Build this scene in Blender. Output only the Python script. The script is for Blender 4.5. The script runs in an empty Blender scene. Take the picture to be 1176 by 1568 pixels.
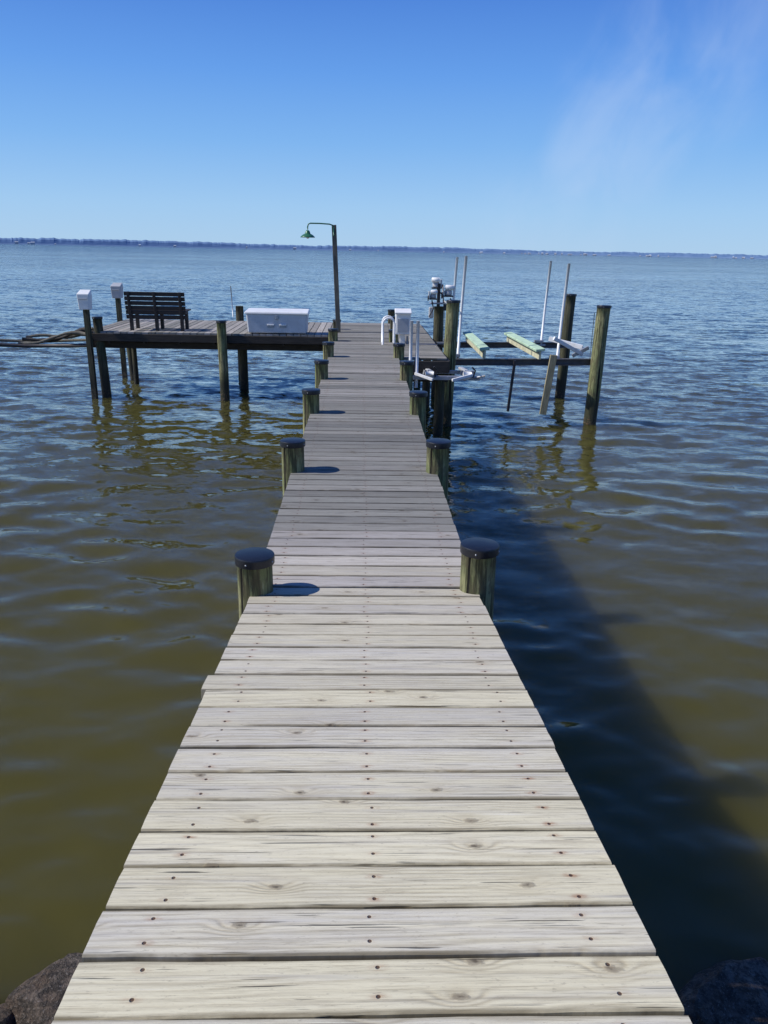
import bpy, math, random
import numpy as np
from mathutils import Vector, Matrix, noise
random.seed(7); np.random.seed(7)
S=bpy.context.scene
W=bpy.data.worlds.new("World"); S.world=W; W.use_nodes=True
S.view_settings.view_transform='Standard'; S.view_settings.look='None'; S.view_settings.exposure=0
WATER=-1.43
SUN_EL=math.radians(42); SUN_AZ=math.radians(-94)   # azimuth from +Y towards +X

# ---------------- node helpers ----------------
class G:
    def __init__(s,nt): s.nt=nt
    def n(s,t,**p):
        x=s.nt.nodes.new(t)
        for k,v in p.items(): setattr(x,k,v)
        return x
    def put(s,sock,v):
        if isinstance(v,bpy.types.NodeSocket): s.nt.links.new(v,sock)
        elif v is not None:
            if isinstance(v,(tuple,list)) and len(v)==3 and sock.type=='RGBA': v=(*v,1)
            sock.default_value=v
    def m(s,op,a,b=None,c=None,clamp=False):
        x=s.n('ShaderNodeMath',operation=op,use_clamp=clamp)
        for i,v in enumerate((a,b,c)):
            if v is not None: s.put(x.inputs[i],v)
        return x.outputs[0]
    def sep(s,v):
        x=s.n('ShaderNodeSeparateXYZ'); s.put(x.inputs[0],v); return x.outputs
    def com(s,a=0.,b=0.,c=0.):
        x=s.n('ShaderNodeCombineXYZ')
        for i,v in enumerate((a,b,c)): s.put(x.inputs[i],v)
        return x.outputs[0]
    def noise(s,v,scale=1.,detail=4.,rough=.5,dist=0.,col=False):
        x=s.n('ShaderNodeTexNoise'); s.put(x.inputs['Vector'],v); s.put(x.inputs['Scale'],scale)
        s.put(x.inputs['Detail'],detail); s.put(x.inputs['Roughness'],rough); s.put(x.inputs['Distortion'],dist)
        return x.outputs['Color' if col else 'Fac']
    def mix(s,f,a,b,mode='MIX'):
        x=s.n('ShaderNodeMix',data_type='RGBA',blend_type=mode)
        s.put(x.inputs[0],f); s.put(x.inputs[6],a); s.put(x.inputs[7],b); return x.outputs[2]
    def ss(s,v,a,b):
        x=s.n('ShaderNodeMapRange',interpolation_type='SMOOTHSTEP'); s.put(x.inputs[0],v)
        x.inputs[1].default_value=a; x.inputs[2].default_value=b; return x.outputs[0]
    def vm(s,op,a,b=None,sc=None):
        x=s.n('ShaderNodeVectorMath',operation=op); s.put(x.inputs[0],a)
        if b is not None: s.put(x.inputs[1],b)
        if sc is not None: s.put(x.inputs[3],sc)
        return x.outputs[0]
    def bump(s,h,strength=.5,dist=.01):
        x=s.n('ShaderNodeBump'); s.put(x.inputs['Height'],h); x.inputs['Strength'].default_value=strength
        x.inputs['Distance'].default_value=dist; return x.outputs[0]
    def ramp(s,v,stops):
        x=s.n('ShaderNodeValToRGB'); s.put(x.inputs[0],v); cr=x.color_ramp
        while len(cr.elements)<len(stops): cr.elements.new(.5)
        for e,(p,c) in zip(cr.elements,stops): e.position=p; e.color=(*c,1)
        return x.outputs[0]
def newmat(name):
    m=bpy.data.materials.new(name); m.use_nodes=True; m.node_tree.nodes.clear()
    g=G(m.node_tree); out=g.n('ShaderNodeOutputMaterial'); return m,g,out
def principled(g,out,col,rough=.7,normal=None,metal=0.,spec=.5):
    p=g.n('ShaderNodeBsdfPrincipled'); g.put(p.inputs['Base Color'],col); g.put(p.inputs['Roughness'],rough)
    g.put(p.inputs['Metallic'],metal); g.put(p.inputs['Specular IOR Level'],spec)
    if normal is not None: g.put(p.inputs['Normal'],normal)
    g.nt.links.new(p.outputs[0],out.inputs[0]); return p

def simple(name,col,rough=.6,metal=0.,var=.25,scale=8.,bump=.2,dirt=(.12,.1,.08),dirtamt=.25,stretch=(1,1,1)):
    m,g,out=newmat(name)
    tc=g.n('ShaderNodeTexCoord').outputs['Object']
    tv=g.vm('MULTIPLY',tc,stretch)
    n1=g.noise(tv,scale,6,.6); n2=g.noise(tv,scale*6,4,.6)
    c=g.mix(g.ss(n1,.3,.7),tuple(x*(1-var) for x in col),tuple(min(1,x*(1+var*.4)) for x in col))
    c=g.mix(g.m('MULTIPLY',g.ss(n2,.5,.75),dirtamt),c,dirt)
    principled(g,out,c,rough,g.bump(n2,bump,.004),metal); return m

# deck boards
def deck_mat():
    m,g,out=newmat("weathered_deck_wood")
    a=g.n('ShaderNodeUVMap',uv_map='UVMap').outputs[0]; b=g.n('ShaderNodeUVMap',uv_map='RND').outputs[0]
    u,v,_=g.sep(a); r,tone,_=g.sep(b)
    r100=g.m('MULTIPLY',r,97.)
    kv=g.com(g.m('ADD',g.m('MULTIPLY',u,3.),r100),g.m('ADD',g.m('MULTIPLY',v,6.),g.m('MULTIPLY',r,53.)),0.)
    vo=g.n('ShaderNodeTexVoronoi',voronoi_dimensions='2D'); g.put(vo.inputs['Vector'],kv); vo.inputs['Scale'].default_value=1.
    kd=vo.outputs['Distance']; pres=g.m('GREATER_THAN',g.sep(vo.outputs['Color'])[0],.62)
    kdn=g.m('ADD',kd,g.m('MULTIPLY',g.m('SUBTRACT',g.noise(g.com(g.m('MULTIPLY',u,60.),g.m('MULTIPLY',v,110.),r100),1.,3),.5),.09))
    knot=g.m('MULTIPLY',g.m('SUBTRACT',1.,g.ss(kdn,.035,.075)),pres)
    core=g.m('MULTIPLY',g.m('SUBTRACT',1.,g.ss(kdn,.0,.035)),pres)
    halo=g.m('MULTIPLY',g.m('SUBTRACT',1.,g.ss(kd,.03,.34)),pres)
    warp=g.noise(g.com(g.m('MULTIPLY',u,1.0),g.m('MULTIPLY',v,4.),r100),1.,2,.5)
    gr=g.m('ADD',g.m('MULTIPLY',v,g.m('ADD',230.,g.m('MULTIPLY',r,260.))),g.m('MULTIPLY',warp,26.))
    gr=g.m('ADD',gr,g.m('MULTIPLY',g.m('MULTIPLY',halo,halo),11.))
    gr=g.m('ADD',gr,g.m('MULTIPLY',g.noise(g.com(g.m('MULTIPLY',u,5.),g.m('MULTIPLY',v,60.),r100),1.,3),3.5))
    line=g.m('MULTIPLY_ADD',g.m('SINE',gr),.5,.5)
    line=g.m('POWER',line,2.)
    lm=g.ss(g.noise(g.com(g.m('MULTIPLY',u,1.7),g.m('MULTIPLY',v,22.),r100),1.,3),.35,.65)
    line=g.m('MULTIPLY',line,g.m('MULTIPLY_ADD',lm,.8,.2))
    fib=g.noise(g.com(g.m('MULTIPLY',u,7.),g.m('MULTIPLY',v,260.),r100),1.,5,.75)
    fib2=g.noise(g.com(g.m('MULTIPLY',u,2.0),g.m('MULTIPLY',v,90.),r100),1.,6,.75)
    fib3=g.noise(g.com(g.m('MULTIPLY',u,.9),g.m('MULTIPLY',v,26.),g.m('ADD',r100,3.)),1.,4,.65)
    blot=g.noise(g.com(g.m('MULTIPLY',u,3.),g.m('MULTIPLY',v,12.),r100),1.,5,.65)
    spk=g.noise(g.com(g.m('MULTIPLY',u,45.),g.m('MULTIPLY',v,160.),r100),1.,3,.7)
    r2=g.m('FRACT',g.m('MULTIPLY',r,7.31)); r3=g.m('FRACT',g.m('MULTIPLY',r,23.7))
    tone_pale=g.mix(g.ss(g.m('ADD',g.m('MULTIPLY',r2,.4),g.m('ADD',g.m('MULTIPLY',blot,.55),g.m('MULTIPLY',fib3,.65))),.55,1.2),(.70,.64,.45),(.56,.53,.465))
    tone_grey=g.mix(g.ss(g.m('ADD',g.m('MULTIPLY',r2,.5),g.m('MULTIPLY',blot,.6)),.3,.9),(.245,.24,.215),(.175,.173,.16))
    mid=g.mix(blot,(.49,.455,.42),(.36,.335,.315))
    base=g.mix(g.ss(tone,.0,.4),tone_pale,mid); base=g.mix(g.ss(tone,.35,.85),base,tone_grey)
    base=g.vm('SCALE',base,sc=g.m('MULTIPLY_ADD',r3,.22,.88))
    dk=g.mix(tone,(.27,.22,.14),(.06,.058,.052))
    base=g.mix(g.m('MULTIPLY',line,.45),base,dk)
    base=g.mix(g.m('MULTIPLY',g.ss(fib,.48,.70),.6),base,dk)
    base=g.mix(g.m('MULTIPLY',g.ss(fib2,.45,.25),.5),base,g.mix(tone,(.80,.77,.66),(.31,.305,.29)))
    base=g.mix(g.m('MULTIPLY',g.ss(fib2,.54,.70),.6),base,g.mix(tone,(.27,.24,.18),(.075,.073,.068)))
    base=g.mix(g.m('MULTIPLY',g.ss(fib3,.56,.74),.35),base,g.mix(tone,(.30,.29,.28),(.11,.107,.10)))
    base=g.mix(g.m('MULTIPLY',g.ss(spk,.60,.72),.4),base,g.mix(tone,(.2,.17,.13),(.06,.058,.053)))
    ck=g.noise(g.com(g.m('MULTIPLY',u,2.6),g.m('MULTIPLY',v,120.),g.m('ADD',r100,9.)),1.,3,.5)
    crack=g.ss(ck,.67,.71)
    base=g.mix(g.m('MULTIPLY',crack,.85),base,(.04,.034,.026))
    edge=g.ss(g.m('ABSOLUTE',v),.058,.071)
    base=g.mix(g.m('MULTIPLY',edge,g.m('MULTIPLY',g.ss(blot,.25,.6),.8)),base,g.mix(tone,(.13,.105,.06),(.035,.033,.03)))
    base=g.mix(g.m('MULTIPLY',halo,.2),base,g.mix(tone,(.36,.28,.15),(.10,.09,.08)))
    base=g.mix(g.m('MULTIPLY',knot,.6),base,g.mix(tone,(.2,.16,.11),(.06,.055,.05)))
    base=g.mix(g.m('MULTIPLY',core,.7),base,(.05,.038,.028))
    # nails + rust
    du=g.m('SUBTRACT',g.m('FLOORED_MODULO',g.m('ADD',g.m('ADD',u,.2425),g.m('MULTIPLY',g.m('SUBTRACT',r2,.5),.026)),.485),.2425)
    dv=g.m('SUBTRACT',g.m('ABSOLUTE',g.m('ADD',v,g.m('MULTIPLY',g.m('SUBTRACT',r,.5),.02))),.038)
    d=g.m('SQRT',g.m('ADD',g.m('MULTIPLY',du,du),g.m('MULTIPLY',dv,dv)))
    ds=g.m('SQRT',g.m('ADD',g.m('MULTIPLY',g.m('MULTIPLY',du,du),.22),g.m('MULTIPLY',dv,dv)))
    sn=g.noise(g.com(g.m('MULTIPLY',u,40.),g.m('MULTIPLY',v,120.),r100),1.,3,.6)
    sn2=g.noise(g.com(g.m('MULTIPLY',u,3.),r100,0.),1.,2,.6)
    stain=g.m('MULTIPLY',g.m('MULTIPLY',g.m('SUBTRACT',1.,g.ss(ds,.001,.015)),g.ss(sn,.3,.65)),g.ss(sn2,.3,.6))
    base=g.mix(g.m('MULTIPLY',stain,g.m('MULTIPLY_ADD',tone,-.6,.75)),base,(.28,.11,.05))
    hole=g.m('SUBTRACT',1.,g.ss(d,.0032,.0056))
    base=g.mix(g.m('MULTIPLY',hole,.9),base,(.06,.025,.016))
    h=g.m('ADD',g.m('MULTIPLY',line,-.6),g.m('MULTIPLY',fib,-.6))
    h=g.m('ADD',h,g.m('MULTIPLY',fib2,-.8))
    h=g.m('ADD',h,g.m('MULTIPLY',crack,-2.)); h=g.m('ADD',h,g.m('MULTIPLY',hole,-2.5)); h=g.m('ADD',h,g.m('MULTIPLY',knot,.6))
    principled(g,out,base,.85,g.bump(h,.7,.0028),0.,.15)
    return m
M_DECK=deck_mat()

def piling_mat(name,c1,c2,dark=.0):
    m,g,out=newmat(name)
    tc=g.n('ShaderNodeTexCoord').outputs['Object']
    pos=g.n('ShaderNodeNewGeometry').outputs['Position']; z=g.sep(pos)[2]
    st=g.noise(g.vm('MULTIPLY',tc,(42,42,2.2)),1.,6,.75)
    bl=g.noise(g.vm('MULTIPLY',pos,(3,3,2.2)),1.,4,.6)
    bl2=g.noise(g.vm('MULTIPLY',pos,(17,17,8)),1.,5,.65)
    col=g.mix(g.ss(bl,.35,.65),c1,c2)
    col=g.mix(g.m('MULTIPLY',g.ss(st,.45,.58),.85),col,(.05,.048,.025))
    col=g.mix(g.m('MULTIPLY',g.ss(st,.42,.3),.6),col,(.46,.44,.28))
    col=g.mix(g.m('MULTIPLY',g.ss(bl2,.5,.62),.65),col,(.10,.085,.05))
    ck=g.noise(g.vm('MULTIPLY',tc,(24,24,.8)),1.,3,.5)
    crk=g.ss(ck,.64,.67)
    col=g.mix(crk,col,(.012,.011,.008))
    zn=g.m('ADD',z,g.m('MULTIPLY',g.m('SUBTRACT',bl,.5),.35))
    wet=g.m('SUBTRACT',1.,g.ss(zn,-1.12,-.72))
    col=g.mix(g.m('MULTIPLY',wet,.93),col,(.022,.024,.014))
    barn=g.m('MULTIPLY',g.m('SUBTRACT',1.,g.ss(zn,-1.32,-1.18)),g.ss(g.noise(pos,28.,3,.7),.5,.6))
    col=g.mix(g.m('MULTIPLY',barn,.7),col,(.16,.10,.055))
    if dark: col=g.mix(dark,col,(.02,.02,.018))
    rough=g.m('SUBTRACT',.85,g.m('MULTIPLY',wet,.3))
    principled(g,out,col,rough,g.bump(g.m('ADD',g.m('SUBTRACT',st,crk),g.m('MULTIPLY',barn,.6)),.9,.012),0.,.3)
    return m
M_PIL=piling_mat("treated_piling_wood",(.17,.20,.085),(.28,.27,.14))
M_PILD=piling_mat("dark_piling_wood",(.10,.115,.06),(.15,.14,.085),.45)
M_TIMB=simple("timber_framing",(.045,.037,.03),.85,0,.4,4,.5,(.02,.02,.015),.5,(1,8,8))
M_GREYW=simple("grey_timber",(.13,.12,.095),.85,0,.35,5,.5,(.04,.036,.03),.5,(8,8,1))
M_CAP=simple("black_plastic_cap",(.009,.010,.014),.38,0,.3,10,.1,(.06,.06,.06),.2)
M_WHITE=simple("white_plastic",(.78,.78,.76),.4,0,.08,6,.05,(.45,.42,.36),.25)
M_GREYP=simple("grey_plastic",(.42,.43,.44),.5,0,.12,6,.05,(.3,.28,.25),.25)
M_BOXB=simple("box_fibreglass",(.60,.62,.64),.5,0,.1,6,.05,(.3,.28,.25),.25)
M_PVC=simple("white_pvc",(.75,.76,.77),.35,0,.08,3,.03,(.4,.38,.3),.3)
M_GALV=simple("galvanised_steel",(.40,.42,.45),.45,.6,.25,9,.1,(.2,.14,.1),.3)
M_DARKM=simple("dark_metal",(.035,.035,.04),.5,.3,.3,9,.1,(.12,.06,.03),.3)
M_BEAM=simple("weathered_steel_beam",(.10,.10,.105),.6,.3,.3,9,.1,(.12,.06,.03),.4)
M_BENCH=simple("brown_bench_wood",(.032,.024,.022),.6,0,.3,5,.3,(.08,.06,.05),.3,(1,8,8))
M_GREEN=simple("green_enamel",(.03,.14,.07),.35,0,.2,8,.05)
M_BUNK=simple("bunk_wood",(.46,.62,.44),.8,0,.25,6,.3,(.2,.25,.15),.4)
M_BUNKT=simple("bunk_side",(.55,.53,.36),.8,0,.25,6,.3,(.2,.18,.12),.4)
M_TAN=simple("tan_timber",(.34,.30,.18),.85,0,.35,5,.5,(.08,.07,.04),.4,(6,6,1))
M_ROPE=simple("old_rope_tarp",(.05,.045,.04),.9,0,.4,12,.6)

# ---------------- mesh helpers ----------------
def mkobj(name,verts,faces,mat,parent=None,smooth=False):
    me=bpy.data.meshes.new(name); me.from_pydata([tuple(v) for v in verts],[],faces); me.update()
    if smooth: me.polygons.foreach_set('use_smooth',[True]*len(me.polygons))
    o=bpy.data.objects.new(name,me); S.collection.objects.link(o)
    if mat: me.materials.append(mat)
    if parent: o.parent=parent
    return o
def empty(name,loc=(0,0,0)):
    e=bpy.data.objects.new(name,None); e.empty_display_size=.2; S.collection.objects.link(e); e.location=loc; return e
def box(name,c,s,mat,parent=None,rot=(0,0,0),bevel=.006):
    x,y,z=[k/2 for k in s]
    v=[(-x,-y,-z),(x,-y,-z),(x,y,-z),(-x,y,-z),(-x,-y,z),(x,-y,z),(x,y,z),(-x,y,z)]
    f=[(0,3,2,1),(4,5,6,7),(0,1,5,4),(1,2,6,5),(2,3,7,6),(3,0,4,7)]
    o=mkobj(name,v,f,mat,parent); o.location=c; o.rotation_euler=rot
    if bevel:
        b=o.modifiers.new('b','BEVEL'); b.width=min(bevel,min(s)*.3); b.segments=2
    return o
def tube(name,pts,r,mat,parent=None,n=14,wob=0.,caps=True):
    pts=[Vector(p) for p in pts]; rs=r if isinstance(r,(list,tuple)) else [r]*len(pts)
    vs=[];fs=[]; up=None
    for i,p in enumerate(pts):
        t=(pts[min(i+1,len(pts)-1)]-pts[max(i-1,0)]).normalized()
        if up is None:
            up=Vector((0,1,0)) if abs(t.y)<.9 else Vector((1,0,0))
        a=t.cross(up).normalized(); up=a.cross(t).normalized(); b=up
        for k in range(n):
            th=2*math.pi*k/n; rr=rs[i]
            if wob: rr*=1+wob*noise.noise(Vector((math.cos(th)*1.3+p.x*3,math.sin(th)*1.3+p.y*3,p.z*.9)))
            vs.append(p+a*math.cos(th)*rr+b*math.sin(th)*rr)
    for i in range(len(pts)-1):
        for k in range(n):
            k2=(k+1)%n; fs.append((i*n+k,i*n+k2,(i+1)*n+k2,(i+1)*n+k))
    o0=len(fs)
    if caps:
        fs.append(tuple(range(n))); fs.append(tuple((len(pts)-1)*n+k for k in reversed(range(n))))
    o=mkobj(name,vs,fs,mat,parent,True)
    for q in range(o0,len(fs)): o.data.polygons[q].use_smooth=False
    return o
def lathe(name,c,prof,mat,parent=None,n=28):
    vs=[];fs=[]
    for r,z in prof:
        for k in range(n):
            th=2*math.pi*k/n; vs.append((c[0]+r*math.cos(th),c[1]+r*math.sin(th),c[2]+z))
    for i in range(len(prof)-1):
        for k in range(n):
            k2=(k+1)%n; fs.append((i*n+k,i*n+k2,(i+1)*n+k2,(i+1)*n+k))
    fs.append(tuple(range(n-1,-1,-1))); fs.append(tuple((len(prof)-1)*n+k for k in range(n)))
    o=mkobj(name,vs,fs,mat,parent,True)
    o.data.polygons[-1].use_smooth=False
    return o

# ---------------- pier ----------------
BV=[];BF=[];BU=[];BR=[]
def board(o,L,Wd,Up,length,width,rnd,tone,t=.038,wob=.004):
    base=len(BV); seg=22; c=.004; hw=width/2
    tilt=random.uniform(-.02,.02); zz=random.uniform(-.003,.002); uo=random.uniform(-.0025,.0025)
    prof=[(-hw,-t),(-hw,-c),(-hw+c,0),(-hw*.4,.0008),(hw*.4,.0008),(hw-c,0),(hw,-c),(hw,-t)]
    n=len(prof); sk=random.uniform(-.005,.005)
    for i in range(seg+1):
        f=i/seg-.5; uu=f*length+uo
        for j,(v,z) in enumerate(prof):
            e=wob*noise.noise(Vector((uu*4,rnd*91+(0 if v<0 else 7),0)))+.0012*noise.noise(Vector((uu*22,rnd*51+(0 if v<0 else 7),0)))
            if abs(v)<hw*.5: e=0
            vv=v+e+sk*f
            endw=.003*noise.noise(Vector((v*60,rnd*33+i,0))) if i in(0,seg) else 0
            BV.append(o+L*(uu+endw)+Wd*vv+Up*(z+zz+tilt*v)); BU.append((uu,v)); BR.append((rnd,tone))
    for i in range(seg):
        for j in range(n-1):
            a=base+i*n+j; BF.append((a,a+n,a+n+1,a+1))
        BF.append((base+i*n+n-1,base+(i+1)*n+n-1,base+(i+1)*n,base+i*n))
    BF.append(tuple(base+j for j in range(n))); BF.append(tuple(base+seg*n+j for j in reversed(range(n))))
pier=empty("wooden_pier")
X=Vector((1,0,0));Y=Vector((0,1,0));Z=Vector((0,0,1))
AL=math.atan(.132); PITCH=.149; YK=3.85
def prof(s):
    if s<0: return Vector((0,YK+s*math.cos(AL),-s*math.sin(AL))),Vector((0,math.cos(AL),-math.sin(AL))),Vector((0,math.sin(AL),math.cos(AL)))
    return Vector((0,YK+s,0)),Y,Z
s0=(2.132-YK)/math.cos(AL)
k=-26
while True:
    s=s0+(k+.5)*PITCH
    p,t,n=prof(s)
    if p.y>20.25: break
    y=p.y
    # board tone by distance: landward boards paler, farther ones greyer and darker
    if y<3.9: tone=.0+.17*max(0,(y-1.9)/2.0)+random.uniform(0,.06)
    elif y<4.45: tone=.27+random.uniform(-.08,.08)
    elif y<4.8: tone=.52+random.uniform(-.1,.1)
    elif y<9: tone=.84+random.uniform(-.14,.12)
    else: tone=.76+random.uniform(-.16,.15)
    ln=1.222+random.uniform(-.002,.002)
    c=p.copy()
    if k==3: ln+=.02; c.x-=.01
    gap=random.uniform(.005,.010)
    if y>13.55:
        board(c,X,t,n,1.22,PITCH-gap,random.random(),tone)
        board(c+X*(.613+.425),X,t,n,.84,PITCH-gap,random.random(),min(1,tone))
    else:
        board(c,X,t,n,ln,PITCH-gap,random.random(),tone)
    k+=1
x=-.62
while x>-5.85:
    board(Vector((x-.0745,17.12+1.56,0)),Y,X,Z,3.12+random.uniform(-.01,.01),.142,random.random(),.6+random.uniform(-.2,.2)); x-=PITCH
me=bpy.data.meshes.new("deck_boards"); me.from_pydata([tuple(v) for v in BV],[],BF); me.update()
for nm,src in(("UVMap",BU),("RND",BR)):
    l=me.uv_layers.new(name=nm); idx=np.empty(len(me.loops),dtype=np.int32); me.loops.foreach_get('vertex_index',idx)
    l.data.foreach_set('uv',np.array(src,dtype=np.float32)[idx].ravel())
me.materials.append(M_DECK)
o=bpy.data.objects.new("deck_boards",me); S.collection.objects.link(o); o.parent=pier
for i,xx in enumerate((-.50,0,.50)):
    box(f"stringer_{i}",(xx,(YK+20.2)/2,-.04-.105),(.045,20.2-YK,.2),M_TIMB,pier)
    Lr=5.7; box(f"ramp_stringer_{i}",(xx,YK-Lr/2*math.cos(AL),-.147+Lr/2*math.sin(AL)),(.044,Lr,.2),M_TIMB,pier,rot=(-AL,0,0))
for i in range(7):
    yy=3.83+2.44*i+.14
    box(f"cross_beam_{i}",(0,yy,-.35),(1.3 if i else 1.24,.05,.2),M_TIMB,pier)
    box(f"cross_beam_b{i}",(0,yy-.28,-.35),(1.3 if i else 1.24,.05,.2),M_TIMB,pier)
box("head_fascia_front",(-3.28,17.09,-.12),(5.3,.045,.16),M_TIMB,pier)
box("head_fascia_back",(-3.28,20.22,-.14),(5.3,.045,.2),M_TIMB,pier)
box("head_fascia_end",(-5.90,18.66,-.14),(.045,3.1,.2),M_TIMB,pier)
for i in range(7): box(f"joist_{i}",(-5.5+.75*i,18.65,-.145),(.045,3.05,.2),M_TIMB,pier,bevel=0)
for i,yy in enumerate((17.5,19.5)): box(f"girder_{i}",(-3.3,yy,-.32),(5.4,.08,.14),M_TIMB,pier)
box("side_fascia_front",(1.06,13.5,-.14),(.86,.045,.2),M_TIMB,pier)
box("side_fascia",(1.49,16.9,-.14),(.045,6.7,.2),M_TIMB,pier)
for i,yy in enumerate((13.9,16.8,19.6)): box(f"side_girder_{i}",(1.05,yy,-.36),(.95,.08,.2),M_TIMB,pier)

# ---------------- pilings ----------------
def piling(x,y,top,r=.1,mat=None,cap=False,lean=(0,0),name="dock_piling"):
    e=empty(name,(x,y,WATER))
    mat=mat or M_PIL
    n=14; zb=-2.6; pts=[]; rs=[]
    for i in range(n+1):
        f=i/n; z=zb+(top-zb)*f
        fx=lean[0]*(z)/2.5; fy=lean[1]*z/2.5
        pts.append((fx,fy,z-WATER)); rs.append(r*(1.04-.06*f))
    tube("post",pts,rs,mat,e,28,.10)
    if cap:
        cx,cy,cz=pts[-1]
        rc=r*1.09
        o=lathe("cap",(cx,cy,cz),[(rc*.99,-.045),(rc*1.0,-.044),(rc*1.01,-.006),(rc*1.0,-.001),(rc*.985,.002),(rc*.98,.0022),(rc*.3,.006),(.004,.0062)],M_CAP,e,40)
        try: o.data.set_sharp_from_angle(angle=math.radians(28))
        except Exception: pass
        for a in (-1.9,-.4,1.2,2.8):
            lathe("nail",(cx+math.cos(a)*rc*1.0,cy+math.sin(a)*rc*1.0,cz-.024),[(.0035,-.005),(.006,0),(.0035,.005)],M_GALV,e,8)
    return e
hl=[.215,.255,.26,.26,.245,.24]; hr=[.265,.265,.25,.265,.24,.24]
for i in range(6):
    y=3.83+2.44*i
    piling(-.595-.004*i,y,hl[i],.096,M_PIL,True,lean=(random.uniform(-.02,.02),0))
    piling(.615,y+(.05 if i==0 else 0),hr[i],.096,M_PIL,True,lean=(random.uniform(-.02,.02),0))
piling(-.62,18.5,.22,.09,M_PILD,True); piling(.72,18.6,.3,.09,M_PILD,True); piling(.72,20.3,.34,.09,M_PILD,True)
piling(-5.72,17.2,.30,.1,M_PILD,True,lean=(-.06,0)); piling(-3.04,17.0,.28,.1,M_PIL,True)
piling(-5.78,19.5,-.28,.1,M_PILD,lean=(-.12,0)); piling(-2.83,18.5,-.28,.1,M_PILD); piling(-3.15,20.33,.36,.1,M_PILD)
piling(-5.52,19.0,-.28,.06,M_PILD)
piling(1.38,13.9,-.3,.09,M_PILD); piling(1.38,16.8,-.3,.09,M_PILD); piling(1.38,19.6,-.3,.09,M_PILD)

# ---------------- service posts ----------------
def service_post(x,y,ztop,zbt,name,mat,w=.2):
    e=empty(name,(x,y,0))
    box("post",(0,0,(zbt+WATER-.8)/2),(.11,.11,zbt-WATER+.8),M_PILD,e)
    h=ztop-zbt
    vs=[(-w*.42,-w*.4,0),(w*.42,-w*.4,0),(w*.42,w*.4,0),(-w*.42,w*.4,0),(-w/2,-w*.45,h*.72),(w/2,-w*.45,h*.72),(w/2,w*.45,h*.72),(-w/2,w*.45,h*.72),
        (-w*.5,-w*.45,h*.8),(w*.5,-w*.45,h*.8),(w*.45,w*.45,h),(-w*.45,w*.45,h)]
    fs=[(3,2,1,0),(0,1,5,4),(1,2,6,5),(2,3,7,6),(3,0,4,7),(4,5,9,8),(5,6,10,9),(6,7,11,10),(7,4,8,11),(8,9,10,11)]
    b=mkobj("meter_box",vs,fs,mat,e); b.location=(0,-.02,zbt); m=b.modifiers.new('b','BEVEL'); m.width=.012; m.segments=2
    box("hinge_band",(0,-.02-w*.47,zbt+h*.55),(w*.7,.012,.02),M_GREYP,e,bevel=.003)
    return e
service_post(-5.86,16.95,.87,.47,"power_pedestal",M_WHITE,.25)
service_post(-6.02,19.75,.90,.54,"power_pedestal",M_GREYP,.25)
e=empty("power_pedestal",(.78,15.7,0))
box("post",(0,.06,.15),(.1,.1,.8),M_WHITE,e)
box("cabinet",(0,0,.40),(.30,.2,.42),M_WHITE,e,bevel=.02)
box("lid",(0,-.02,.635),(.33,.26,.035),M_WHITE,e,rot=(.25,0,0),bevel=.012)
box("door_panel",(0,-.106,.37),(.22,.012,.26),M_GREYP,e,bevel=.004)
tube("conduit",[(.1,.05,.15),(.1,.06,-.1),(.1,.06,-.5)],.02,M_GREYP,e,10)

# ---------------- bench ----------------
e=empty("bench",(-4.53,17.45,0))
for i in range(6): box(f"back_slat_{i}",(0,.02-.012*i,.29+.098*i),(1.30,.03,.084),M_BENCH,e,rot=(.12,0,0))
for i,xx in enumerate((-.55,0,.55)):
    box(f"back_support_{i}",(xx,-.03,.42),(.06,.04,.82),M_BENCH,e,rot=(.12,0,0))
    box(f"rear_leg_{i}",(xx,.03,.2),(.07,.08,.40),M_BENCH,e)
    box(f"front_leg_{i}",(xx,.50,.2),(.07,.08,.40),M_BENCH,e)
    box(f"seat_rail_{i}",(xx,.27,.37),(.05,.5,.07),M_BENCH,e)
for i in range(5): box(f"seat_slat_{i}",(0,.09+.105*i,.425),(1.30,.085,.03),M_BENCH,e)

# ---------------- storage box ----------------
e=empty("dock_storage_box",(-1.87,17.12,0))
w,d,h=1.32,.55,.53
vs=[(-w/2+.03,0.02,0.02),(w/2-.03,0.02,0.02),(w/2-.03,d-.02,0.02),(-w/2+.03,d-.02,0.02),(-w/2,0,h*.82),(w/2,0,h*.82),(w/2,d,h*.84),(-w/2,d,h*.84)]
fs=[(0,3,2,1),(4,5,6,7),(0,1,5,4),(1,2,6,5),(2,3,7,6),(3,0,4,7)]
b=mkobj("body",vs,fs,M_BOXB,e); m=b.modifiers.new('b','BEVEL'); m.width=.03; m.segments=3
vs=[(-w/2-.03,-.03,h*.80),(w/2+.03,-.03,h*.80),(w/2+.03,d+.02,h*.82),(-w/2-.03,d+.02,h*.82),(-w/2-.02,-.015,h*.89),(w/2+.02,-.015,h*.89),(w/2+.01,d,h*.96),(-w/2-.01,d,h*.96)]
b=mkobj("lid",vs,fs,M_WHITE,e); m=b.modifiers.new('b','BEVEL'); m.width=.015; m.segments=3
for i,xx in enumerate((-.13,.13)):
    box(f"handle_{i}",(xx,-.006,.20),(.15,.03,.035),M_WHITE,e,bevel=.012)
    box(f"handle_recess_{i}",(xx,.004,.165),(.14,.012,.05),M_GALV,e,bevel=.004)
box("latch",(0,-.02,.36),(.06,.03,.08),M_GALV,e,bevel=.006)
for i,xx in enumerate((-.5,.5)): box(f"foot_{i}",(xx,d/2,.012),(.1,d-.1,.022),M_DARKM,e,bevel=.003)

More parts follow.
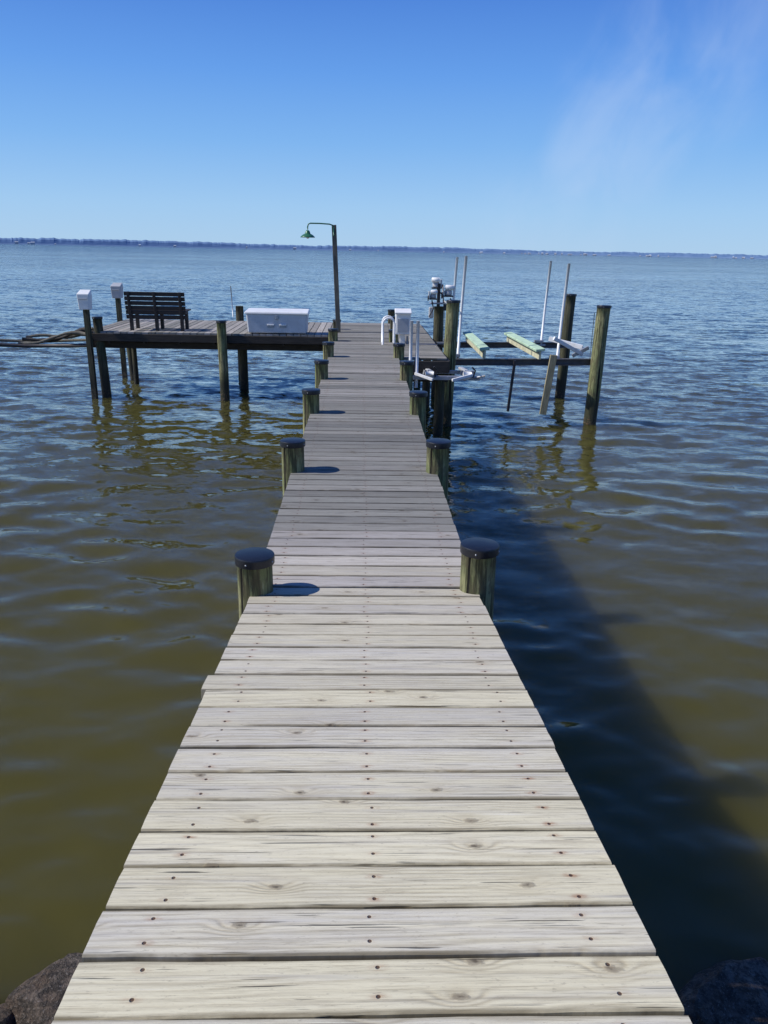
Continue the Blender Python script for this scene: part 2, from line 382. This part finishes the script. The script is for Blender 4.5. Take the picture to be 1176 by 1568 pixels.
# ---------------- lamp post ----------------
e=empty("dock_lamp_post",(-.56,17.75,0))
box("post",(-.045,0,1.05),(.10,.10,2.44),M_GREYW,e,rot=(0,-.042,0))
tx=-.10
pts=[(tx,0,2.2),(tx,0,2.36),(tx-.03,0,2.41),(tx-.09,0,2.43),(tx-.3,0,2.44),(tx-.50,0,2.44),(tx-.545,0,2.42),(tx-.56,0,2.36),(tx-.56,0,2.31)]
pts=[(p[0]+.0,p[1]-.07,p[2]-.15) for p in pts]
tube("arm",pts,.014,M_GREEN,e,10)
lx,ly,lz=tx-.56,-.07,2.14
lathe("shade",(lx,ly,lz-.14),[(.155,0),(.16,.004),(.15,.02),(.11,.055),(.06,.08),(.05,.12),(.03,.145),(.02,.15)],M_GREEN,e)
lathe("bulb",(lx,ly,lz-.165),[(.01,0),(.03,.012),(.035,.03),(.02,.05)],M_WHITE,e,14)

# ---------------- swim ladder ----------------
e=empty("swim_ladder",(.50,15.5,0))
for i,yy in enumerate((0,.42)):
    pts=[(-.12,yy,0)]+[(-.12+.115*(1-math.cos(t))*1.0,yy,.40+.115*math.sin(t)) for t in np.linspace(0,math.pi,9)]+[(.11,yy,0),(.11,yy,-.6),(.11,yy,-1.9)]
    tube(f"rail_{i}",pts,.020,M_PVC,e,10)
for i in range(5): tube(f"rung_{i}",[(.11,0,-.15-.3*i),(.11,.42,-.15-.3*i)],.018,M_PVC,e,8)

# ---------------- boat lift ----------------
piling(1.63,14.70,.92,.12,M_PIL,True,name="lift_piling",lean=(.06,0))
piling(4.53,14.95,.86,.125,M_PIL,True,name="lift_piling",lean=(.05,0))
piling(4.64,17.85,.92,.115,M_PILD,True,name="lift_piling",lean=(.05,0))
piling(1.70,17.85,.60,.115,M_PILD,False,name="lift_piling")
e=empty("boat_lift",(0,0,0))
def ibeam(nm,a,b,h=.2,w=.12,mat=M_GALV):
    a=Vector(a);b=Vector(b);d=(b-a);L=d.length;c=(a+b)/2;ang=math.atan2(d.y,d.x);pit=-math.atan2(d.z,math.hypot(d.x,d.y))
    box(nm+"_web",c,(L,.012,h),mat,e,rot=(0,pit,ang),bevel=0)
    box(nm+"_top_flange",c+Vector((0,0,h/2)),(L,w,.012),mat,e,rot=(0,pit,ang),bevel=0)
    box(nm+"_bottom_flange",c-Vector((0,0,h/2)),(L,w,.012),mat,e,rot=(0,pit,ang),bevel=0)
ibeam("front_cradle",(1.5,15.12,-.27),(4.6,15.12,-.22),.11,.12,M_BEAM)
ibeam("rear_cradle",(1.6,17.6,-.22),(4.6,17.6,-.18),.11,.12,M_BEAM)
def bunk(nm,x0,y0,x1,y1,z):
    c=Vector(((x0+x1)/2,(y0+y1)/2,z)); L=math.hypot(x1-x0,y1-y0); a=math.atan2(-(x1-x0),(y1-y0))
    box(nm+"_board",c,(.18,L,.05),M_BUNK,e,rot=(0,-.12,a),bevel=.01)
    box(nm+"_beam",c-Vector((0,0,.105)),(.05,L-.04,.15),M_BUNKT,e,rot=(0,0,a),bevel=.01)
bunk("bunk_a",2.30,14.75,2.36,17.9,.03); bunk("bunk_b",3.36,14.75,3.30,17.9,.03)
for nm,x,y,z0,z1 in (("a",1.85,15.25,-.25,1.70),("b",1.95,17.55,-.2,1.66),("c",3.80,15.2,-.25,1.60),("d",4.00,17.55,-.2,1.62)):
    tube("guide_pole_"+nm,[(x,y,z0),(x+.03,y,(z0+z1)/2),(x+.05+.02,y,z1)],.027,M_PVC,e,12)
    box("guide_foot_"+nm,(x-.06,y-.03,z0+.1),(.2,.08,.06),M_GALV,e)
    box("guide_arm_"+nm,(x-.1,y,z0+.02),(.4,.05,.05),M_GALV,e)
box("bracket_a",(4.05,15.6,.08),(.7,.05,.09),M_PVC,e,rot=(0,.18,-.5)); box("bracket_b",(4.0,15.2,.06),(.75,.05,.07),M_PVC,e,rot=(0,.45,.3))
box("bracket_c",(4.28,15.3,-.05),(.35,.06,.07),M_GALV,e,rot=(0,-.5,.0))
def motor(nm,x,y,z,s=1.,sgn=1):
    lathe(nm+"_gearbox",(x,y,z),[(.08*s,0),(.09*s,.02),(.09*s,.09*s),(.06*s,.12*s),(.04*s,.13*s)],M_GREYP,e,16)
    tube(nm+"_motor",[(x-sgn*.12*s,y-.05,z+.17*s),(x-sgn*.11*s,y-.05,z+.17*s),(x+sgn*.06*s,y-.05,z+.17*s),(x+sgn*.08*s,y-.05,z+.17*s)],[.04*s,.06*s,.06*s,.04*s],M_WHITE,e,16)
    box(nm+"_pulley_cover",(x+sgn*.12*s,y-.02,z+.08*s),(.035*s,.14*s,.22*s),M_GREYP,e,bevel=.015)
    tube(nm+"_pulley",[(x+sgn*.14*s,y-.1,z),(x+sgn*.165*s,y-.1,z)],.075*s,M_DARKM,e,16)
    box(nm+"_base",(x,y,z-.02),(.22*s,.2*s,.03),M_DARKM,e)
motor("winch_a",1.60,17.72,1.02,.9); motor("winch_b",1.86,17.6,.86,.95,-1); motor("winch_c",1.52,17.5,.80,.75,-1)
box("winch_plate",(1.70,17.70,.68),(.45,.30,.03),M_GALV,e); box("winch_upright",(1.66,17.68,.85),(.07,.08,.5),M_DARKM,e)
box("winch_side",(1.50,17.62,.48),(.10,.12,.24),M_GREYP,e,bevel=.02); box("winch_box",(1.84,17.62,.60),(.14,.14,.14),M_DARKM,e,bevel=.02)
for i,(a,b) in enumerate((((1.5,17.5,.75),(1.45,17.5,.4)),((1.9,17.5,.8),(1.98,17.5,.45)),((1.6,17.45,1.0),(1.75,17.45,.7)))):
    tube(f"hose_{i}",[a,((a[0]+b[0])/2+.06,a[1]-.05,(a[2]+b[2])/2),b],.014,M_DARKM,e,8)
tube("drive_shaft",[(1.78,14.9,.72),(1.80,17.8,.72)],.022,M_GALV,e,10)
for i,(x,y) in enumerate(((1.78,15.1),(1.80,17.6),(4.42,15.1),(4.45,17.6))): tube(f"cable_{i}",[(x,y,.72),(x,y,-.2)],.006,M_DARKM,e,6)
box("plank_leg",(3.55,14.7,-.62),(.13,.05,1.15),M_TAN,e,rot=(0,.1,0)); box("dark_strut",(2.9,15.0,-.7),(.05,.05,1.0),M_DARKM,e,rot=(0,.07,0))
# personal watercraft lift
e=empty("jet_ski_lift",(-.08,0,.14))
for i,(x,t) in enumerate(((.88,.52),(.99,.52))): tube(f"guide_pole_{i}",[(x,13.25,-.60),(x,13.25,t)],.028,M_PVC,e,12)
box("front_beam",(1.50,13.2,-.42),(1.15,.07,.07),M_GALV,e); box("rear_beam",(1.5,13.75,-.40),(1.1,.06,.06),M_GALV,e)
for i,x in enumerate((1.2,1.85)):
    box(f"bunk_{i}",(x,13.45,-.33),(.08,.65,.05),M_GREYP,e,rot=(0,0,.15),bevel=.02)
    box(f"bunk_bracket_{i}",(x,13.3,-.36),(.14,.16,.08),M_GALV,e,rot=(0,.2,.4))
    tube(f"roller_{i}",[(x-.07,13.12,-.34),(x+.07,13.12,-.34)],.035,M_WHITE,e,14)
    tube(f"clamp_{i}",[(x+.1,13.15,-.40),(x+.13,13.12,-.28),(x+.07,13.1,-.22)],.014,M_DARKM,e,8)
box("arm",(1.75,13.0,-.38),(.42,.04,.045),M_PVC,e,rot=(0,-.15,.5)); box("arm_b",(1.1,13.05,-.38),(.36,.04,.045),M_PVC,e,rot=(0,.2,-.6))
tube("strut",[(1.8,13.2,-.45),(2.15,13.1,-.36)],.018,M_GALV,e,8)

# ---------------- far left boom ----------------
e=empty("floating_boom",(0,0,0))
tube("pipe_a",[(-5.9,17.1,-.30),(-7.2,17.0,-.32),(-9.6,16.9,-.24)],.04,M_DARKM,e,10)
tube("pipe_b",[(-5.9,17.5,-.22),(-7.2,17.3,-.26),(-9.6,17.4,-.20)],.03,M_GREYW,e,10)
for j in range(3):
    pts=[]; rs=[]
    for i in range(11):
        f=i/10; pts.append((-5.95-1.45*f+.05*j, 17.05+.1*j, -.06-.2*f+.08*math.sin(f*6+j*1.3)*(1-.4*f)+.03*j)); rs.append(.036+.03*noise.noise(Vector((f*4,j,0))))
    tube(f"rope_{j}",pts,rs,M_ROPE if j%2 else M_GREYW,e,10,.5)
tube("antenna",[(-3.3,20.2,.1),(-3.33,20.2,.85)],.012,M_GALV,empty("marker_rod"),8)

# ---------------- water ----------------
def water():
    rs=[.4]
    while rs[-1]<9000:
        r=rs[-1]; rs.append(r*(1.008 if r<60 else 1.02 if r<400 else 1.06))
    rs=np.array(rs)
    a1=np.radians(np.concatenate([np.arange(-42,42,.2),np.arange(42,318,3.)]))
    R,A=np.meshgrid(rs,a1,indexing='ij')
    Xw=R*np.sin(A); Yw=R*np.cos(A)-1.0
    Zw=np.zeros_like(Xw)
    sp=np.maximum(R*.008,R*np.where(np.abs(A)<np.radians(42.5),.0035,.052))
    rng=np.random.RandomState(3)
    env=0
    for i in range(8):
        th=rng.rand()*6.28; k=2*math.pi/(2.+7*rng.rand()); env=env+np.sin(k*(Xw*.6*math.cos(th)+Yw*math.sin(th))+rng.rand()*6)
    env=np.clip(1+env*.2,.35,1.7)
    for i in range(96):
        lam=.11*(1.15/.11)**rng.rand(); th=math.radians(80)+rng.randn()*.5
        s=.0165; k=2*math.pi/lam; amp=s/k
        w=np.clip(lam/(2.6*sp)-1,0,1)
        ph=k*(Xw*math.cos(th)+Yw*math.sin(th))+rng.rand()*6.28+1.4*np.sin(Xw*.5*rng.rand()+Yw*.6*rng.rand()+rng.rand()*6)
        Zw+=amp*w*np.sin(ph)*env
    n,m=R.shape
    V=np.stack([Xw,Yw,Zw+WATER],-1).reshape(-1,3)
    I=np.arange(n*m).reshape(n,m); J=np.roll(I,-1,axis=1)
    F=np.stack([I[:-1],J[:-1],J[1:],I[1:]],-1).reshape(-1,4)
    F=F[:,::-1]
    me=bpy.data.meshes.new("water"); me.vertices.add(len(V)); me.vertices.foreach_set('co',V.astype(np.float32).ravel())
    me.loops.add(F.size); me.loops.foreach_set('vertex_index',F.astype(np.int32).ravel())
    me.polygons.add(len(F)); me.polygons.foreach_set('loop_start',np.arange(0,F.size,4,dtype=np.int32))
    me.polygons.foreach_set('use_smooth',np.ones(len(F),dtype=bool)); me.update(calc_edges=True); me.validate()
    o=bpy.data.objects.new("water",me); S.collection.objects.link(o)
    if me.polygons[10].normal.z<0: me.flip_normals()
    mt,g,out=newmat("bay_water")
    pos=g.n('ShaderNodeNewGeometry').outputs['Position']; nrm=g.n('ShaderNodeNewGeometry').outputs['Normal']
    x,y,z=g.sep(pos)
    p1=g.com(g.m('MULTIPLY_ADD',x,.5,g.m('MULTIPLY',y,.08)),y,0.)
    def slope(scale,amp,det,off):
        c=g.noise(g.vm('ADD',p1,(off,off,0)),scale,det,.6,.4,col=True)
        return g.vm('MULTIPLY',g.vm('SUBTRACT',c,(.5,.5,.5)),(amp*.7,amp,0.))
    patch=g.ss(g.noise(g.com(g.m('MULTIPLY',x,.05),g.m('MULTIPLY',y,.12),3.),1.,3,.5),.3,.7)
    patch2=g.ss(g.noise(g.com(g.m('MULTIPLY',x,.006),g.m('MULTIPLY',y,.02),8.),1.,4,.6),.3,.7)
    s=g.vm('ADD',slope(1.3,.36,3,0.),slope(4.5,.48,3,31.))
    s=g.vm('ADD',s,slope(13.,.26,2,77.))
    amp=g.m('MULTIPLY',g.m('MULTIPLY_ADD',patch,.4,.8),g.m('MULTIPLY_ADD',patch2,.4,.8))
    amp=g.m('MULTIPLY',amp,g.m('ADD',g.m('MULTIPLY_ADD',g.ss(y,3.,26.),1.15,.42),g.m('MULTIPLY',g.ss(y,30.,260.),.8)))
    s=g.vm('SCALE',s,sc=amp)
    nn=g.vm('NORMALIZE',g.vm('ADD',nrm,s))
    fr=g.n('ShaderNodeFresnel'); fr.inputs[0].default_value=1.33; g.put(fr.inputs['Normal'],nn)
    gl=g.n('ShaderNodeBsdfGlossy'); gl.inputs['Roughness'].default_value=.05; g.put(gl.inputs['Normal'],nn); gl.inputs['Color'].default_value=(1,1,1,1)
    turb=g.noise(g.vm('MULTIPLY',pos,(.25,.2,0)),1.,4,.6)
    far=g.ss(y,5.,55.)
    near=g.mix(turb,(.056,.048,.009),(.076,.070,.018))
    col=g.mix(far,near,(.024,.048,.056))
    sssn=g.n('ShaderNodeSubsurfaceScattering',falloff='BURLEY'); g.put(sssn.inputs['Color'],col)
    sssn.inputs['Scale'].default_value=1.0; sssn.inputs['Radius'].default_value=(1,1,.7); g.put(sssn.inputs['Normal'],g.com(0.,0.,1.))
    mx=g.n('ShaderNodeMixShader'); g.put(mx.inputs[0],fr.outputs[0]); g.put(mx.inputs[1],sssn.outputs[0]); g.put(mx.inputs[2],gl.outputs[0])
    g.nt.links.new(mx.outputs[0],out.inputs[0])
    me.materials.append(mt)
water()

# ---------------- far shore ----------------
def shore():
    mt,g,out=newmat("distant_woodland_haze")
    pos=g.n('ShaderNodeNewGeometry').outputs['Position']
    n=g.noise(g.vm('MULTIPLY',pos,(.02,.02,.12)),1.,5,.7)
    zz=g.sep(pos)[2]
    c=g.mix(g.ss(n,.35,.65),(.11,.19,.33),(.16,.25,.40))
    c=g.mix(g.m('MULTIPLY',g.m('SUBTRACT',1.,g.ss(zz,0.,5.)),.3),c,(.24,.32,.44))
    principled(g,out,c,1.,None,0.,0.)
    vs=[];fs=[]; n=1400
    for i in range(n+1):
        a=math.radians(-60+120*i/n); R=3300+250*math.sin(a*3)+ (a+1)*900
        h=20+5*noise.noise(Vector((a*6,0,0)))+4*noise.noise(Vector((a*40,2,0)))+3.2*noise.noise(Vector((a*180,5,0)))+1.6*noise.noise(Vector((a*700,9,0)))
        h*=1.3-.30*(a+.5)
        dx,dy=math.sin(a),math.cos(a)
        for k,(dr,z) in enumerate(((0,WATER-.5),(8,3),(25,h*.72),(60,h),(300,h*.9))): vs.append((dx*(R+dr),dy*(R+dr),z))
    for i in range(n):
        for k in range(4): a=i*5+k; fs.append((a,a+5,a+6,a+1))
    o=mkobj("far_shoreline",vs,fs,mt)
    hv=[];hf=[]
    for i in range(70):
        a=math.radians(random.uniform(-32,32)) if i<30 else math.radians(random.uniform(8,30))
        R=3300+250*math.sin(a*3)+(a+1)*900-6; w=random.uniform(5,16); h=random.uniform(3,7); zb=random.uniform(-1,1)
        c=Vector((math.sin(a)*R,math.cos(a)*R,0)); t=Vector((math.cos(a),-math.sin(a),0)); q=Vector((math.sin(a),math.cos(a),0)); b=len(hv)
        for s in (-w/2,w/2):
            for d in (0,8):
                hv.append(c+t*s+q*d+Z*zb); hv.append(c+t*s+q*d+Z*(zb+h))
            hv.append(c+t*s+q*4+Z*(zb+h*1.5))
        hf+=[(b,b+1,b+6,b+5),(b+1,b+4,b+9,b+6),(b+3,b+8,b+9,b+4),(b,b+2,b+3,b+4,b+1),(b+5,b+6,b+9,b+8,b+7)]
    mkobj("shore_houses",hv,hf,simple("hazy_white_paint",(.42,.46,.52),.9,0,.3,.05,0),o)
shore()

# ---------------- rocks and bank ----------------
def rocks():
    import bmesh
    V=[];F=[]
    def rock(c,s):
        bm=bmesh.new(); bmesh.ops.create_icosphere(bm,subdivisions=4,radius=1)
        pl=[]
        for _ in range(12):
            n=Vector((random.gauss(0,1),random.gauss(0,1),random.gauss(0,1))).normalized(); pl.append((n,random.uniform(.4,.8)))
        sc=Vector((random.uniform(.9,1.4),random.uniform(.7,1.1),random.uniform(.5,.7)))*s
        off=Vector((random.random()*50,0,0)); base=len(V)
        rz=Matrix.Rotation(random.random()*6.28,3,'Z')
        for v in bm.verts:
            p=v.co.copy()
            for n,d in pl:
                q=p.dot(n)
                if q>d: p-=n*(q-d)*.96
            p+=p.normalized()*(.06*noise.noise(p*3+off)+.06*noise.noise(p*8+off)+.03*noise.noise(p*20+off))
            p=Vector((p.x*sc.x,p.y*sc.y,p.z*sc.z)); V.append(c+rz@p)
        for f in bm.faces: F.append(tuple(base+v.index for v in f.verts))
        bm.free()
    yy=-2.6
    while yy<2.5:
        xx=-5.
        while xx<5.:
            s=random.uniform(.28,.44)
            y=yy+random.uniform(-.1,.1)
            z=-1.54+max(0,(2.1-y))*.36+random.uniform(-.05,.05)
            if not(abs(xx)<.8 and z>-.3) : rock(Vector((xx+random.uniform(-.1,.1),y-.02,z)),s)
            xx+=.42
        yy+=.42
    rock(Vector((-1.62,2.18,-1.42)),.36); rock(Vector((-2.2,2.2,-1.42)),.38); rock(Vector((1.75,2.25,-1.42)),.36)
    m,g,out=newmat("riprap_stone")
    tc=g.n('ShaderNodeTexCoord').outputs['Object']
    a=g.noise(tc,3.,6,.7); b=g.noise(tc,22.,6,.75); c_=g.noise(tc,80.,3,.7)
    c=g.mix(g.ss(a,.3,.7),(.12,.085,.06),(.24,.20,.165)); c=g.mix(g.m('MULTIPLY',g.ss(b,.42,.58),.8),c,(.035,.03,.024)); c=g.mix(g.m('MULTIPLY',g.ss(c_,.55,.72),.6),c,(.42,.38,.34))
    principled(g,out,c,.85,g.bump(g.m('ADD',b,g.m('MULTIPLY',c_,.5)),1.,.05),0,.3)
    mkobj("riprap_rocks",V,F,m)
    gm=simple("grassy_bank",(.05,.075,.025),.95,0,.5,2,.8,(.16,.13,.08),.4)
    n=40; vs=[];fs=[]
    for i in range(n+1):
        for j in range(n+1):
            x=-60+120*i/n; y=1.4-40*(j/n)**1.6
            z=min(.55,-1.95+(1.4-y)*.42)+.08*noise.noise(Vector((x*.3,y*.3,0))); vs.append((x,y,z))
    for i in range(n):
        for j in range(n): a=i*(n+1)+j; fs.append((a,a+1,a+n+2,a+n+1))
    mkobj("ground",vs,fs,gm,None,True)
rocks()

# ---------------- sky, sun, camera ----------------
g=G(W.node_tree); W.node_tree.nodes.clear()
STR=.1
out=g.n('ShaderNodeOutputWorld'); bg=g.n('ShaderNodeBackground'); bg.inputs[1].default_value=STR
sky=g.n('ShaderNodeTexSky',sky_type='NISHITA'); sky.sun_disc=False; sky.sun_elevation=SUN_EL; sky.sun_rotation=SUN_AZ
sky.altitude=0; sky.air_density=1.0; sky.dust_density=.2; sky.ozone_density=1.5
d=g.vm('NORMALIZE',g.n('ShaderNodeTexCoord').outputs['Generated']); dx,dy,dz=g.sep(d)
az=g.m('ARCTAN2',dx,dy); el=g.m('ARCSINE',dz)
k=1/STR
def lin(*c): return tuple(((x/255)/12.92 if x/255<=.04045 else ((x/255+.055)/1.055)**2.4) for x in c)
grad=g.ramp(g.m('DIVIDE',el,math.pi/2,clamp=True),[(0.,lin(168,206,240)),(.03,lin(156,201,244)),(.075,lin(124,181,243)),(.12,lin(98,159,238)),(.17,lin(74,132,222)),(.35,lin(48,98,188)),(1.,lin(34,70,146))])
grad=g.vm('SCALE',grad,sc=k)
base=g.mix(.9,sky.outputs[0],grad)
cn=g.noise(g.com(g.m('MULTIPLY',az,6.),g.m('MULTIPLY',el,5.),1.7),1.3,4,.5,.5)
cn2=g.noise(g.com(g.m('ADD',g.m('MULTIPLY',az,16.),g.m('MULTIPLY',el,-6.)),g.m('MULTIPLY',el,9.),4.),1.,5,.55,.7)
daz=g.m('DIVIDE',g.m('SUBTRACT',az,g.m('MULTIPLY_ADD',el,.6,.22)),.12); de=g.m('DIVIDE',g.m('SUBTRACT',el,.14),.17)
rr=g.m('ADD',g.m('MULTIPLY',daz,daz),g.m('MULTIPLY',de,de))
mask=g.m('SUBTRACT',1.,g.ss(rr,.0,1.6))
cl=g.m('MULTIPLY',g.m('MULTIPLY',g.ss(g.m('ADD',g.m('MULTIPLY',cn,.6),g.m('MULTIPLY',cn2,.4)),.34,.72),mask),.34)
col=g.mix(cl,base,(5.6,6.9,9.2))
g.put(bg.inputs[0],col); g.nt.links.new(bg.outputs[0],out.inputs[0])

L=bpy.data.lights.new("sun",'SUN'); L.energy=4.8; L.angle=math.radians(.53); L.color=(1,.965,.91)
so=bpy.data.objects.new("sun",L); S.collection.objects.link(so)
sd=Vector((math.sin(SUN_AZ)*math.cos(SUN_EL),math.cos(SUN_AZ)*math.cos(SUN_EL),math.sin(SUN_EL)))
so.rotation_euler=sd.to_track_quat('Z','Y').to_euler(); so.location=(-20,0,20)

cam=bpy.data.cameras.new("camera"); co=bpy.data.objects.new("camera",cam); S.collection.objects.link(co); S.camera=co
cam.sensor_fit='VERTICAL'; cam.sensor_height=24; cam.lens=24*1180/1568; cam.clip_start=.05; cam.clip_end=20000
th=math.radians(18.72); yw=math.radians(1.88); ro=math.radians(1.15)
fw=Vector((math.sin(yw)*math.cos(th),math.cos(yw)*math.cos(th),-math.sin(th)))
r0=Vector((math.cos(yw),-math.sin(yw),0)); u0=r0.cross(fw)
up=u0*math.cos(ro)-r0*math.sin(ro); rt=r0*math.cos(ro)+u0*math.sin(ro)
M=Matrix((rt,up,-fw)).transposed().to_4x4(); M.translation=Vector((-.035,0,1.76)); co.matrix_world=M
